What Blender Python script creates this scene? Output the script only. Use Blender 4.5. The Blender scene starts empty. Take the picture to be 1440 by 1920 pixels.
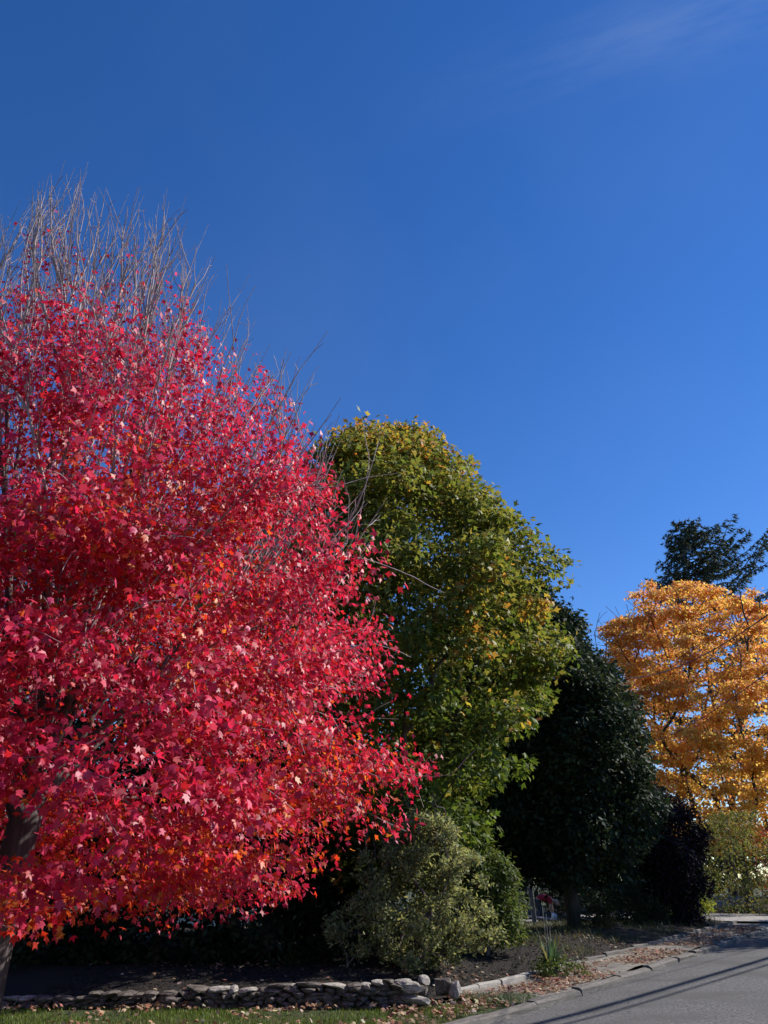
import bpy, bmesh, math, random
import numpy as np
from mathutils import Vector

SC = bpy.context.scene
COL = SC.collection
rng = np.random.default_rng(11)
random.seed(5)
R = math.radians

# ------------------------------------------------------------------ camera, sky, sun, exposure
PITCH = R(25.6)
cam_d = bpy.data.cameras.new("camera")
cam = bpy.data.objects.new("camera", cam_d); COL.objects.link(cam)
cam.location = (0, 0, 1.6)
cam.rotation_euler = (R(90) + PITCH, 0, 0)
cam_d.sensor_fit = 'VERTICAL'; cam_d.sensor_height = 34.6; cam_d.lens = 26.0
cam_d.clip_start = 0.05; cam_d.clip_end = 4000
SC.camera = cam

SUN_AZ, SUN_EL = R(71), R(39)          # azimuth to the right of the viewing direction
world = bpy.data.worlds.new("World"); SC.world = world; world.use_nodes = True
wn, wl = world.node_tree.nodes, world.node_tree.links
wn.clear()
w_out = wn.new("ShaderNodeOutputWorld"); w_bg = wn.new("ShaderNodeBackground")
sky = wn.new("ShaderNodeTexSky"); sky.sky_type = 'NISHITA'; sky.sun_disc = False
sky.sun_elevation = SUN_EL; sky.sun_rotation = SUN_AZ
sky.altitude = 300; sky.air_density = 1.0; sky.dust_density = 0.0; sky.ozone_density = 4.0
w_bg.inputs['Strength'].default_value = 0.07
tc = wn.new("ShaderNodeTexCoord")
def pix_dir(px, py):
    u, v = (px - 720) / 1440, (960 - py) / 1440
    return Vector((u, math.cos(PITCH) - v * math.sin(PITCH), math.sin(PITCH) + v * math.cos(PITCH))).normalized()
band_n = pix_dir(1060, 115).cross(pix_dir(1420, -5)).normalized()      # a faint cirrus streak crossing the sky on a great circle
def wmath(op, a, b=None):
    m_ = wn.new("ShaderNodeMath"); m_.operation = op
    for k_, q_ in enumerate((a, b)):
        if q_ is None: continue
        if isinstance(q_, (int, float)): m_.inputs[k_].default_value = q_
        else: wl.new(q_, m_.inputs[k_])
    return m_.outputs[0]
def dotn(vec):
    q = wn.new("ShaderNodeVectorMath"); q.operation = 'DOT_PRODUCT'; wl.new(tc.outputs['Generated'], q.inputs[0]); q.inputs[1].default_value = vec
    return q.outputs['Value']
c_dir = pix_dir(1440, -10); a_dir = band_n.cross(c_dir)
across, along, toward = dotn(band_n), dotn(a_dir), dotn(c_dir)
cx = wn.new("ShaderNodeCombineXYZ"); wl.new(wmath('MULTIPLY', along, 3.0), cx.inputs[0]); wl.new(wmath('MULTIPLY', across, 16.0), cx.inputs[1]); wl.new(toward, cx.inputs[2])
nz = wn.new("ShaderNodeTexNoise"); nz.inputs['Scale'].default_value = 1.7; nz.inputs['Detail'].default_value = 8; nz.inputs['Roughness'].default_value = 0.6
wl.new(cx.outputs['Vector'], nz.inputs['Vector'])
fibre = wmath('MAXIMUM', wmath('MULTIPLY', wmath('SUBTRACT', nz.outputs['Fac'], 0.34), 2.4), 0.0)
streak = wmath('EXPONENT', wmath('MULTIPLY', wmath('POWER', wmath('ABSOLUTE', across), 2.0), -700.0))
fade = wmath('EXPONENT', wmath('MULTIPLY', wmath('POWER', wmath('ABSOLUTE', along), 2.0), -18.0))
front = wmath('GREATER_THAN', toward, 0.0)
nz2 = wn.new("ShaderNodeTexNoise"); nz2.inputs['Scale'].default_value = 2.1; nz2.inputs['Detail'].default_value = 7
wl.new(tc.outputs['Generated'], nz2.inputs['Vector'])
veil = wmath('MAXIMUM', wmath('MULTIPLY', wmath('SUBTRACT', nz2.outputs['Fac'], 0.5), 0.12), 0.0)
cloud = wmath('ADD', wmath('MULTIPLY', wmath('MULTIPLY', wmath('MULTIPLY', streak, fade), front), wmath('MULTIPLY', fibre, 0.2)), veil)
mx = wn.new("ShaderNodeMixRGB"); mx.inputs['Color2'].default_value = (4.2, 5.2, 7.0, 1)
wl.new(cloud, mx.inputs['Fac'])
hs_ = wn.new("ShaderNodeHueSaturation"); hs_.inputs['Saturation'].default_value = 1.26; hs_.inputs['Hue'].default_value = 0.512; hs_.inputs['Value'].default_value = 1.28
wl.new(sky.outputs['Color'], hs_.inputs['Color']); wl.new(hs_.outputs['Color'], mx.inputs['Color1']); wl.new(mx.outputs['Color'], w_bg.inputs['Color'])
wl.new(w_bg.outputs['Background'], w_out.inputs['Surface'])

sun_d = bpy.data.lights.new("sun", 'SUN'); sun = bpy.data.objects.new("sun", sun_d); COL.objects.link(sun)
sun_d.energy = 4.2; sun_d.angle = R(0.53); sun_d.color = (1.0, 0.95, 0.87)
SUNV = np.array([math.sin(SUN_AZ) * math.cos(SUN_EL), math.cos(SUN_AZ) * math.cos(SUN_EL), math.sin(SUN_EL)])
sun.rotation_euler = Vector(SUNV).to_track_quat('Z', 'Y').to_euler()

SC.view_settings.view_transform = 'Standard'; SC.view_settings.look = 'None'
SC.view_settings.gamma = 1.0; SC.view_settings.use_curve_mapping = False
SC.view_settings.exposure = 0.75
SC.cycles.max_bounces = 8; SC.cycles.transparent_max_bounces = 4

# ------------------------------------------------------------------ materials
def new_mat(name):
    m = bpy.data.materials.new(name); m.use_nodes = True
    n = m.node_tree.nodes; l = m.node_tree.links
    return m, n, l, n["Principled BSDF"]

def leaf_mat(name, rough=0.42, spec=0.4, trans=0.4, boost=(1.5, 1.3, 1.0)):
    m, n, l, b = new_mat(name)
    at = n.new("ShaderNodeAttribute"); at.attribute_name = "tint"
    ns = n.new("ShaderNodeTexNoise"); ns.inputs['Scale'].default_value = 60
    mr = n.new("ShaderNodeMapRange"); mr.inputs['To Min'].default_value = 0.8; mr.inputs['To Max'].default_value = 1.2
    mul = n.new("ShaderNodeMixRGB"); mul.blend_type = 'MULTIPLY'; mul.inputs['Fac'].default_value = 1
    geo = n.new("ShaderNodeNewGeometry")
    l.new(geo.outputs['Position'], ns.inputs['Vector'])
    l.new(ns.outputs['Fac'], mr.inputs['Value']); l.new(at.outputs['Color'], mul.inputs['Color1'])
    l.new(mr.outputs['Result'], mul.inputs['Color2']); l.new(mul.outputs['Color'], b.inputs['Base Color'])
    b.inputs['Roughness'].default_value = rough; b.inputs['Specular IOR Level'].default_value = spec
    t = n.new("ShaderNodeBsdfTranslucent")
    m2 = n.new("ShaderNodeMixRGB"); m2.blend_type = 'MULTIPLY'; m2.inputs['Fac'].default_value = 1
    m2.inputs['Color2'].default_value = (*boost, 1)
    l.new(mul.outputs['Color'], m2.inputs['Color1']); l.new(m2.outputs['Color'], t.inputs['Color'])
    ms = n.new("ShaderNodeMixShader"); ms.inputs['Fac'].default_value = trans
    l.new(b.outputs['BSDF'], ms.inputs[1]); l.new(t.outputs['BSDF'], ms.inputs[2])
    l.new(ms.outputs['Shader'], n['Material Output'].inputs['Surface'])
    return m

def noise_mat(name, c1, c2, scale=8, detail=6, rough=0.85, bump=0.4, bscale=None, c3=None, s3=1.0, stretch=None, bdist=0.02, spec=0.3):
    m, n, l, b = new_mat(name)
    geo = n.new("ShaderNodeTexCoord")
    vec = geo.outputs['Object']
    if stretch:
        mp_ = n.new("ShaderNodeMapping"); mp_.inputs['Scale'].default_value = stretch
        l.new(vec, mp_.inputs['Vector']); vec = mp_.outputs['Vector']
    ns = n.new("ShaderNodeTexNoise"); ns.inputs['Scale'].default_value = scale; ns.inputs['Detail'].default_value = detail
    l.new(vec, ns.inputs['Vector'])
    cr = n.new("ShaderNodeValToRGB"); cr.color_ramp.elements[0].position = 0.33; cr.color_ramp.elements[1].position = 0.67
    cr.color_ramp.elements[0].color = (*c1, 1); cr.color_ramp.elements[1].color = (*c2, 1)
    l.new(ns.outputs['Fac'], cr.inputs['Fac']); col = cr.outputs['Color']
    if c3:
        n3 = n.new("ShaderNodeTexNoise"); n3.inputs['Scale'].default_value = s3; n3.inputs['Detail'].default_value = 5
        l.new(geo.outputs['Object'], n3.inputs['Vector'])
        r3 = n.new("ShaderNodeValToRGB"); r3.color_ramp.elements[0].position = 0.45; r3.color_ramp.elements[1].position = 0.65
        l.new(n3.outputs['Fac'], r3.inputs['Fac'])
        mx3 = n.new("ShaderNodeMixRGB"); mx3.inputs['Color2'].default_value = (*c3, 1)
        l.new(r3.outputs['Color'], mx3.inputs['Fac']); l.new(col, mx3.inputs['Color1']); col = mx3.outputs['Color']
    l.new(col, b.inputs['Base Color'])
    b.inputs['Roughness'].default_value = rough; b.inputs['Specular IOR Level'].default_value = spec
    if bump:
        nb = n.new("ShaderNodeTexNoise"); nb.inputs['Scale'].default_value = bscale or scale * 3; nb.inputs['Detail'].default_value = 8
        l.new(vec, nb.inputs['Vector'])
        bp = n.new("ShaderNodeBump"); bp.inputs['Strength'].default_value = bump; bp.inputs['Distance'].default_value = bdist
        l.new(nb.outputs['Fac'], bp.inputs['Height']); l.new(bp.outputs['Normal'], b.inputs['Normal'])
    return m

M = {}
M['red_leaf'] = leaf_mat("red_maple_leaf", rough=0.48, spec=0.5, trans=0.42, boost=(1.6, 1.6, 1.1))
M['green_leaf'] = leaf_mat("green_leaf", rough=0.55, spec=0.22, trans=0.42, boost=(1.45, 1.4, 0.9))
M['gold_leaf'] = leaf_mat("gold_leaf", rough=0.5, spec=0.3, trans=0.55, boost=(1.2, 1.2, 1.1))
M['dark_leaf'] = leaf_mat("dark_leaf", rough=0.65, spec=0.16, trans=0.2, boost=(1.3, 1.3, 0.9))
M['grass'] = leaf_mat("grass_blade", rough=0.5, spec=0.3, trans=0.3, boost=(1.3, 1.3, 0.8))
M['dead_leaf'] = leaf_mat("dead_leaf", rough=0.8, spec=0.15, trans=0.15, boost=(1, 1, 1))
M['bark_grey'] = noise_mat("bark_grey", (0.045, 0.036, 0.035), (0.135, 0.112, 0.108), 9, rough=0.9, bump=0.6, stretch=(1, 1, 0.25))
M['twig_pale'] = noise_mat("twig_pale", (0.24, 0.175, 0.18), (0.43, 0.35, 0.35), 9, rough=0.8, bump=0.2)
M['bark_dark'] = noise_mat("bark_dark", (0.03, 0.025, 0.02), (0.10, 0.08, 0.065), 9, rough=0.9, bump=0.6, stretch=(1, 1, 0.25))
M['asphalt'] = noise_mat("asphalt", (0.035, 0.033, 0.033), (0.165, 0.16, 0.16), 30, 14, rough=0.9, bump=0.8, bscale=120, c3=(0.075, 0.072, 0.07), s3=0.8, bdist=0.006)
M['walk'] = noise_mat("worn_concrete", (0.14, 0.125, 0.11), (0.26, 0.235, 0.205), 6, rough=0.95, bump=0.4, bscale=60, c3=(0.12, 0.10, 0.08), s3=1.5)
M['granite'] = noise_mat("kerb_granite", (0.075, 0.068, 0.062), (0.20, 0.18, 0.16), 14, rough=0.9, bump=0.6, bscale=30, c3=(0.10, 0.09, 0.08), s3=2.5)
M['edging'] = noise_mat("edging_granite", (0.22, 0.20, 0.18), (0.40, 0.37, 0.33), 14, rough=0.85, bump=0.5, bscale=30)
M['stone_a'] = noise_mat("fieldstone_warm_shaded", (0.04, 0.032, 0.027), (0.145, 0.12, 0.10), 7, rough=0.9, bump=0.7, bscale=18, c3=(0.2, 0.17, 0.15), s3=3)  # darkened so the wall's shade is part of the stone colour
M['stone_b'] = noise_mat("fieldstone_grey_sunlit", (0.26, 0.235, 0.21), (0.50, 0.46, 0.41), 9, rough=0.9, bump=0.7, bscale=22, c3=(0.16, 0.14, 0.12), s3=4)  # lighter stone colour standing for sunlight on the wall's end
M['mulch'] = noise_mat("dark_mulch", (0.007, 0.0055, 0.005), (0.036, 0.028, 0.024), 30, 10, rough=0.95, bump=1.0, bscale=45, c3=(0.022, 0.017, 0.013), s3=0.6, bdist=0.04)
M['lawn'] = noise_mat("lawn_soil", (0.020, 0.030, 0.008), (0.05, 0.07, 0.018), 12, rough=0.95, bump=0.8, bscale=60, c3=(0.06, 0.05, 0.025), s3=1.2)
M['apron'] = noise_mat("driveway_sandy", (0.22, 0.20, 0.18), (0.36, 0.33, 0.30), 5, rough=0.95, bump=0.4, bscale=60)
M['wood'] = noise_mat("weathered_board", (0.14, 0.135, 0.13), (0.26, 0.25, 0.245), 12, rough=0.85, bump=0.4, stretch=(1, 1, 0.1))
M['white'] = noise_mat("white_paint", (0.72, 0.72, 0.72), (0.82, 0.82, 0.81), 6, rough=0.6, bump=0.05)
M['roof'] = noise_mat("roof_shingle", (0.05, 0.05, 0.055), (0.10, 0.10, 0.10), 14, rough=0.9, bump=0.4)
M['glass'] = noise_mat("window_glass", (0.02, 0.025, 0.03), (0.03, 0.035, 0.04), 2, rough=0.05, bump=0, spec=0.6)
M['concrete'] = noise_mat("grey_board", (0.20, 0.20, 0.215), (0.30, 0.30, 0.31), 4, rough=0.85, bump=0.3)
M['wire'] = noise_mat("black_cable", (0.02, 0.02, 0.02), (0.03, 0.03, 0.03), 5, rough=0.5, bump=0)
M['pole'] = noise_mat("pole_timber", (0.06, 0.045, 0.035), (0.13, 0.10, 0.08), 10, rough=0.9, bump=0.5, stretch=(1, 1, 0.15))
M['metal'] = noise_mat("galvanised_wire", (0.35, 0.35, 0.35), (0.5, 0.5, 0.5), 10, rough=0.4, bump=0)
M['skin'] = noise_mat("skin", (0.42, 0.26, 0.20), (0.48, 0.31, 0.24), 8, rough=0.55, bump=0.05)
M['shirt'] = noise_mat("maroon_cloth", (0.24, 0.015, 0.035), (0.32, 0.028, 0.055), 10, rough=0.9, bump=0.4, bscale=14)
M['trousers'] = noise_mat("blue_grey_cloth", (0.03, 0.04, 0.055), (0.07, 0.085, 0.11), 10, rough=0.9, bump=0.4, bscale=14)
M['hair'] = noise_mat("grey_hair", (0.22, 0.20, 0.18), (0.5, 0.47, 0.44), 40, rough=0.7, bump=0.5)
M['shoe'] = noise_mat("shoe_leather", (0.03, 0.025, 0.02), (0.06, 0.05, 0.04), 10, rough=0.6, bump=0.1)

# ------------------------------------------------------------------ helpers
def tag(o, label=None, cat=None, group=None, kind=None):
    if label: o['label'] = label
    if cat: o['category'] = cat
    if group: o['group'] = group
    if kind: o['kind'] = kind
    return o

def empty(name, loc, rz=0.0):
    o = bpy.data.objects.new(name, None); COL.objects.link(o)
    o.location = loc; o.rotation_euler = (0, 0, rz); o.empty_display_size = 0.2
    return o

def np_mesh(name, v, f, mat, colors=None, smooth=False):
    """v (N,3); f: list of (M,k) int arrays"""
    me = bpy.data.meshes.new(name)
    v = np.asarray(v, np.float32)
    me.vertices.add(len(v)); me.vertices.foreach_set('co', v.ravel())
    tot = sum(a.size for a in f); npol = sum(len(a) for a in f)
    me.loops.add(tot); me.polygons.add(npol)
    me.loops.foreach_set('vertex_index', np.concatenate([a.ravel() for a in f]).astype(np.int32))
    ls = []; c = 0
    for a in f:
        ls.append(np.arange(len(a)) * a.shape[1] + c); c += a.size
    me.polygons.foreach_set('loop_start', np.concatenate(ls).astype(np.int32))
    if smooth: me.polygons.foreach_set('use_smooth', np.ones(npol, bool))
    me.update(calc_edges=True)
    if colors is not None:
        ca = me.color_attributes.new('tint', 'FLOAT_COLOR', 'POINT')
        c4 = np.ones((len(v), 4), np.float32); c4[:, :3] = colors
        ca.data.foreach_set('color', c4.ravel())
    me.materials.append(mat)
    return me

def link(name, me, parent=None, loc=None):
    o = bpy.data.objects.new(name, me); COL.objects.link(o)
    if parent is not None: o.parent = parent
    if loc is not None: o.location = loc
    return o

def nrm(a):
    return a / np.maximum(np.linalg.norm(a, axis=-1, keepdims=True), 1e-9)

# leaf templates: x sideways, y along the midrib, z off the blade
MAPLE_V = np.array([(0, 0, 0), (.36, .13, -.04), (.27, .27, .02), (.46, .62, -.10), (.17, .55, .03), (0, 1.0, -.14),
                    (-.17, .55, .03), (-.46, .62, -.10), (-.27, .27, .02), (-.36, .13, -.04), (0, .40, .05)])
MAPLE_F = np.array([(10, 0, 1), (10, 1, 2), (10, 2, 3), (10, 3, 4), (10, 4, 5), (10, 5, 6), (10, 6, 7), (10, 7, 8), (10, 8, 9), (10, 9, 0)])
MAPLE_V[1:10, 0] *= 1.05
STAR_V = np.array([(0, 0, 0), (.30, .20, .02), (.45, .60, -.08), (.17, .56, .02), (0, 1, -.1), (-.17, .56, .02), (-.45, .60, -.08), (-.30, .20, .02)])
STAR_F = np.array([(0, 1, 7), (1, 2, 3), (7, 5, 6), (1, 3, 5), (1, 5, 7), (3, 4, 5)])
LOBE_V = STAR_V[[0, 2, 3, 4, 5, 6]]; LOBE_F = np.array([(0, 1, 2), (0, 2, 3), (0, 3, 4), (0, 4, 5)])
OVAL_V = np.array([(0, 0, 0), (.2, .4, .07), (0, 1, -.06), (-.2, .4, .07), (0, .45, 0)])
OVAL_F = np.array([(0, 1, 4), (1, 2, 4), (2, 3, 4), (3, 0, 4)])
DIA_V = np.array([(0, 0, 0), (.26, .45, .06), (0, 1, 0), (-.26, .45, .06)])
DIA_F = np.array([(0, 1, 2), (0, 2, 3)])
NEEDLE_V = np.array([(-.09, 0, 0), (.09, 0, 0), (0, 1, 0)]); NEEDLE_F = np.array([(0, 1, 2)])

def leaves(T, pos, axis, normal, size, col):
    V, F = T
    y = nrm(axis); z = nrm(normal - (normal * y).sum(1, keepdims=True) * y); x = np.cross(y, z)
    n = len(pos)
    curl = rng.uniform(-0.6, 2.2, n)[:, None]
    zz = V[None, :, 2] * curl
    v = (pos[:, None, :] + size[:, None, None] * (x[:, None, :] * V[None, :, 0, None] + y[:, None, :] * V[None, :, 1, None] + z[:, None, :] * zz[:, :, None]))
    f = (F[None] + (np.arange(n) * len(V))[:, None, None]).reshape(-1, F.shape[1])
    c = np.repeat(col, len(V), axis=0)
    return v.reshape(-1, 3), f, c

def cat_leaves(lst):
    vs, fs, cs = [], [], []; o = 0
    for v, f, c in lst:
        vs.append(v); fs.append(f + o); cs.append(c); o += len(v)
    return np.concatenate(vs), np.concatenate(fs), np.concatenate(cs)

def rand_unit(n):
    return nrm(rng.normal(size=(n, 3)))

def palette(cols, w, n, jit=0.15):
    cols = np.array(cols, float); w = np.array(w, float); w /= w.sum()
    c = cols[rng.choice(len(cols), n, p=w)]
    k = rng.uniform(1 - jit, 1 + jit, (n, 1)) * rng.uniform(1 - jit * .5, 1 + jit * .5, (n, 3))
    return c * k

def bezier(p0, p1, p2, p3, n):
    t = np.linspace(0, 1, n + 1)[1:, None]
    return (1 - t) ** 3 * p0 + 3 * (1 - t) ** 2 * t * p1 + 3 * (1 - t) * t * t * p2 + t ** 3 * p3

def skeleton(trunk, tips, alpha=0.35, step=0.35, wob=0.05, up_end=0.3, rise=None):
    """trunk polyline + tips -> (nodes, parent, tip node ids); each tip joins the cheapest node so limbs branch naturally"""
    cap = len(trunk) + sum(2 + int(np.linalg.norm(t - trunk[0]) / step) * 2 for t in tips)
    P = np.zeros((cap, 3)); PL = np.zeros(cap); D = np.zeros((cap, 3)); par = -np.ones(cap, int)
    n = 0
    for i, p in enumerate(trunk):
        P[n] = p; par[n] = n - 1
        if i: d = p - trunk[i - 1]; PL[n] = PL[n - 1] + np.linalg.norm(d); D[n] = d / np.linalg.norm(d)
        else: D[n] = (0, 0, 1)
        n += 1
    first = max(1, len(trunk) // 3)
    order = np.argsort(np.linalg.norm(tips - trunk[len(trunk) // 2], axis=1))
    ids = np.zeros(len(tips), int)
    for k in order:
        t = tips[k]
        d = t - P[first:n]; L = np.linalg.norm(d, axis=1)
        ca = (d * D[first:n]).sum(1) / np.maximum(L, 1e-6)
        al = alpha if np.isscalar(alpha) else alpha[k]
        cost = L + al * PL[first:n] + L * 0.8 * np.maximum(0, 0.75 - ca)
        if rise is not None and rise[k]: cost = cost + L * rise[k] * np.maximum(0, .8 - d[:, 2] / np.maximum(L, 1e-6))
        j = first + int(np.argmin(cost)); L = np.linalg.norm(t - P[j])
        m = max(2, int(L / step))
        end = nrm(nrm(t - P[j]) + np.array([0, 0, up_end]))
        pts = bezier(P[j], P[j] + (D[j] * .55 + nrm(t - P[j]) * .45) * L * .35, t - end * L * .35, t, m)
        pts[:-1] += rng.normal(size=(m - 1, 3)) * wob * min(1, L)
        prev = j
        for p in pts:
            P[n] = p; par[n] = prev; d = p - P[prev]; l = np.linalg.norm(d)
            PL[n] = PL[prev] + l; D[n] = d / max(l, 1e-6); prev = n; n += 1
        ids[k] = n - 1
    return P[:n], par[:n], ids, D[:n]

def tube_chains(P, par, rad, sides=lambda r: 3 if r < .012 else (5 if r < .05 else 9), want_r=False):
    n = len(P); kids = [[] for _ in range(n)]
    for i in range(1, n): kids[par[i]].append(i)
    vs, fs, rs = [], [], []; off = 0
    starts = [(0, None)]
    while starts:
        s, p0 = starts.pop()
        ch = [s] if p0 is None else [p0, s]
        c = s
        while kids[c]:
            k = max(kids[c], key=lambda q: rad[q])
            for q in kids[c]:
                if q != k: starts.append((q, c))
            ch.append(k); c = k
        if len(ch) < 2: continue
        pts = P[ch]; r = rad[ch].copy()
        if p0 is not None: r[0] = min(r[0], r[1] * 1.15)
        S = sides(r.max())
        tg = np.gradient(pts, axis=0); tg = nrm(tg)
        ref = np.array([1., 0.1, 0]) if abs(tg[0][0]) < .8 else np.array([0, 1., .1])
        a = nrm(np.cross(tg, ref)); b = np.cross(tg, a)
        th = np.arange(S) / S * 2 * np.pi
        ring = pts[:, None] + r[:, None, None] * (a[:, None] * np.cos(th)[None, :, None] + b[:, None] * np.sin(th)[None, :, None])
        m = len(ch); vs.append(ring.reshape(-1, 3)); rs.append(np.repeat(r[1:], S))
        i = np.arange(m - 1)[:, None] * S; j = np.arange(S)[None]
        q = np.stack([i + j, i + (j + 1) % S, i + S + (j + 1) % S, i + S + j], -1).reshape(-1, 4) + off
        fs.append(q); off += m * S
    if want_r: return np.concatenate(vs), np.concatenate(fs), np.concatenate(rs)
    return np.concatenate(vs), np.concatenate(fs)

def pipe_radii(par, n, ends, R0, rt):
    cnt = np.zeros(n); cnt[ends] = 1
    for i in range(n - 1, 0, -1):
        if cnt[i] == 0: cnt[i] = 1
        cnt[par[i]] += cnt[i]
    # count of tips reached: recompute without the self ones
    e = math.log(R0 / rt) / math.log(max(cnt[0], 2))
    return rt * cnt ** e

def wobble(az, z, seed, amp):
    r = np.random.default_rng(seed); s = 0
    for k in range(6):
        a, b, c = r.integers(1, 5), r.uniform(.4, 2.0), r.uniform(0, 6.28)
        s = s + np.sin(a * az + b * z + c) / 6
    return 1 + amp * 2.2 * s

def prof_r(prof, z):
    p = np.array(prof); return np.interp(z, p[:, 0], p[:, 1], left=0, right=0)

def sample_prof(prof, n):
    p = np.array(prof); zz = np.linspace(p[0, 0], p[-1, 0], 400); w = prof_r(prof, zz) + .15
    c = np.cumsum(w); c /= c[-1]
    return np.interp(rng.uniform(0, 1, n), c, zz)

# ------------------------------------------------------------------ terrain (s across the road from the kerb, t along it)
K0 = np.array([1.17, 11.4]); KD = np.array([.574, .819]); KN = np.array([.819, -.574])
def st(x, y):
    return (x - K0[0]) * KN[0] + (y - K0[1]) * KN[1], (x - K0[0]) * KD[0] + (y - K0[1]) * KD[1]
def xy(s, t):
    return K0[0] + s * KN[0] + t * KD[0], K0[1] + s * KN[1] + t * KD[1]
def sm(a, b, x):
    u = np.clip((x - a) / (b - a), 0, 1); return u * u * (3 - 2 * u)
def climb(t): return .018 * np.clip(t - 2, 0, 45)          # the road climbs gently away from the viewer
def wall_top(x): return np.interp(x, [-9, -5.2, -2.5, -1.0, .4], [.06, .13, .23, .29, .33])
def h_bed(x, y):
    s, t = st(x, y); d = -s - 1.3
    rise = climb(t) * (1 - sm(1, 5, d)) + .30 * sm(-.2, 1.9, d) * (1 - .55 * sm(20, 33, y)) + .03
    w = np.clip(wall_top(x) - .05, .04, .4); u = sm(12.7, 14.6, y)
    rise = np.where(x < .45, np.minimum(rise, w * (1 - u) + rise * u), rise)
    return rise + .03 * (np.sin(x * 1.3 + y * .7) * np.sin(y * 1.1 - x * .5)) * sm(.1, 1.2, d) * (1 - sm(25, 34, y))

def grid_sheet(name, xs, ys, zf, keep, mat, snap=None, kind='structure', label=None):
    X, Y = np.meshgrid(xs, ys); cx = (X[:-1, :-1] + X[1:, 1:]) / 2; cy = (Y[:-1, :-1] + Y[1:, 1:]) / 2
    k = keep(cx, cy)
    idx = np.arange(X.size).reshape(X.shape)
    q = np.stack([idx[:-1, :-1][k], idx[:-1, 1:][k], idx[1:, 1:][k], idx[1:, :-1][k]], -1)
    used = np.unique(q); mp_ = -np.ones(X.size, int); mp_[used] = np.arange(len(used))
    x = X.ravel()[used].copy(); y = Y.ravel()[used].copy()
    if snap: x, y = snap(x, y)
    z = zf(x, y)
    me = np_mesh(name, np.stack([x, y, z], -1), [mp_[q]], mat, smooth=True)
    o = link(name, me); tag(o, kind=kind, label=label); return o

# wide ground to the horizon, just under everything
gx = np.array([-900, -300, -100, -40, -20, 0, 20, 40, 100, 300, 900.]); 
ground = grid_sheet("ground", gx, gx + 200, lambda x, y: -0.06 + 0 * x, lambda x, y: x == x, M['lawn'], label="grassy ground reaching to the horizon")
lawn = grid_sheet("lawn", np.arange(-16, 3.2, .16), np.arange(-8, 13.3, .16), lambda x, y: .012 * np.sin(x * 2.1) * np.cos(y * 1.7),
                  lambda x, y: (st(x, y)[0] < -.05) & (y < 13.1) & (st(x, y)[1] < 3.0), M['lawn'],
                  snap=lambda x, y: (np.where(st(x, y)[0] > -.13, x - (st(x, y)[0] + .13) * KN[0], x), np.where(st(x, y)[0] > -.13, y - (st(x, y)[0] + .13) * KN[1], y)), label="short green lawn in front of the stone wall")
def bed_snap(x, y):
    s, t = st(x, y); over = np.where((s > -1.34), s + 1.34, 0)
    return x - over * KN[0], y - over * KN[1]
bed = grid_sheet("garden_bed", np.arange(-18, 22, .17), np.arange(12.72, 48, .17), h_bed,
                 lambda x, y: (st(x, y)[0] < -1.25) & ~((st(x, y)[1] > 20) & (st(x, y)[1] < 24.5) & (st(x, y)[0] > -7)), M['mulch'], snap=bed_snap, label="dark mulched garden bed rising behind the wall and kerb")

def strip(name, s0, s1, t0, t1, z, mat, ns=6, nt=60, label=None, zf=None):
    S, T = np.meshgrid(np.linspace(s0, s1, ns), np.linspace(t0, t1, nt)); X, Y = xy(S, T)
    Z = np.full(S.size, z) if zf is None else zf(S.ravel(), T.ravel())
    idx = np.arange(S.size).reshape(S.shape)
    q = np.stack([idx[:-1, :-1], idx[:-1, 1:], idx[1:, 1:], idx[1:, :-1]], -1).reshape(-1, 4)
    me = np_mesh(name, np.stack([X.ravel(), Y.ravel(), Z], -1), [q], mat, smooth=True)
    o = link(name, me); tag(o, kind='structure', label=label); return o
road = strip("road", 0.02, 5.7, -40, 120, -.05, M['asphalt'], 24, 120, "grey asphalt road climbing past the garden",
             zf=lambda s, t: climb(t) - .05 + .10 * np.sin(np.clip(s / 5.7, 0, 1) * np.pi) )
walk = strip("sidewalk", -1.36, -.14, 1.6, 60, .05, M['walk'], 8, 160, "leaf strewn worn sidewalk strip behind the kerb",
             zf=lambda s, t: climb(t) + .035 + .02 * np.sin(t * 1.3 + s) + .015 * np.sin(3.1 * t) )
apron = strip("driveway", -7.2, -.12, 20.0, 24.5, .09, M['apron'], 20, 12, "pale sandy driveway entering from the road", zf=lambda s, t: climb(t) + .085 + .01 * np.sin(s + t))

# ------------------------------------------------------------------ stones
def rock_mesh(name, seed, mat, sub=2, box=.55, rough=.16):
    bm = bmesh.new(); bmesh.ops.create_icosphere(bm, subdivisions=sub, radius=.5)
    r = np.random.default_rng(seed); dirs = nrm(r.normal(size=(9, 3))); off = r.uniform(.30, .46, 9)
    for v in bm.verts:
        p = np.array(v.co); m = max(abs(p)); p = p * (1 - box) + p / m * .5 * box
        for d, o in zip(dirs, off):
            k = p @ d
            if k > o: p = p - d * (k - o)
        p = p * (1 + r.normal() * rough * .12)
        v.co = p
    me = bpy.data.meshes.new(name); bm.to_mesh(me); bm.free(); me.materials.append(mat)
    for p_ in me.polygons: p_.use_smooth = False
    return me
ROCKS = [rock_mesh("stone", i, M['stone_a'], box=.93) for i in range(9)]
PALE = [rock_mesh("stone", 30 + i, M['stone_b'], box=.6) for i in range(4)]

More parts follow.
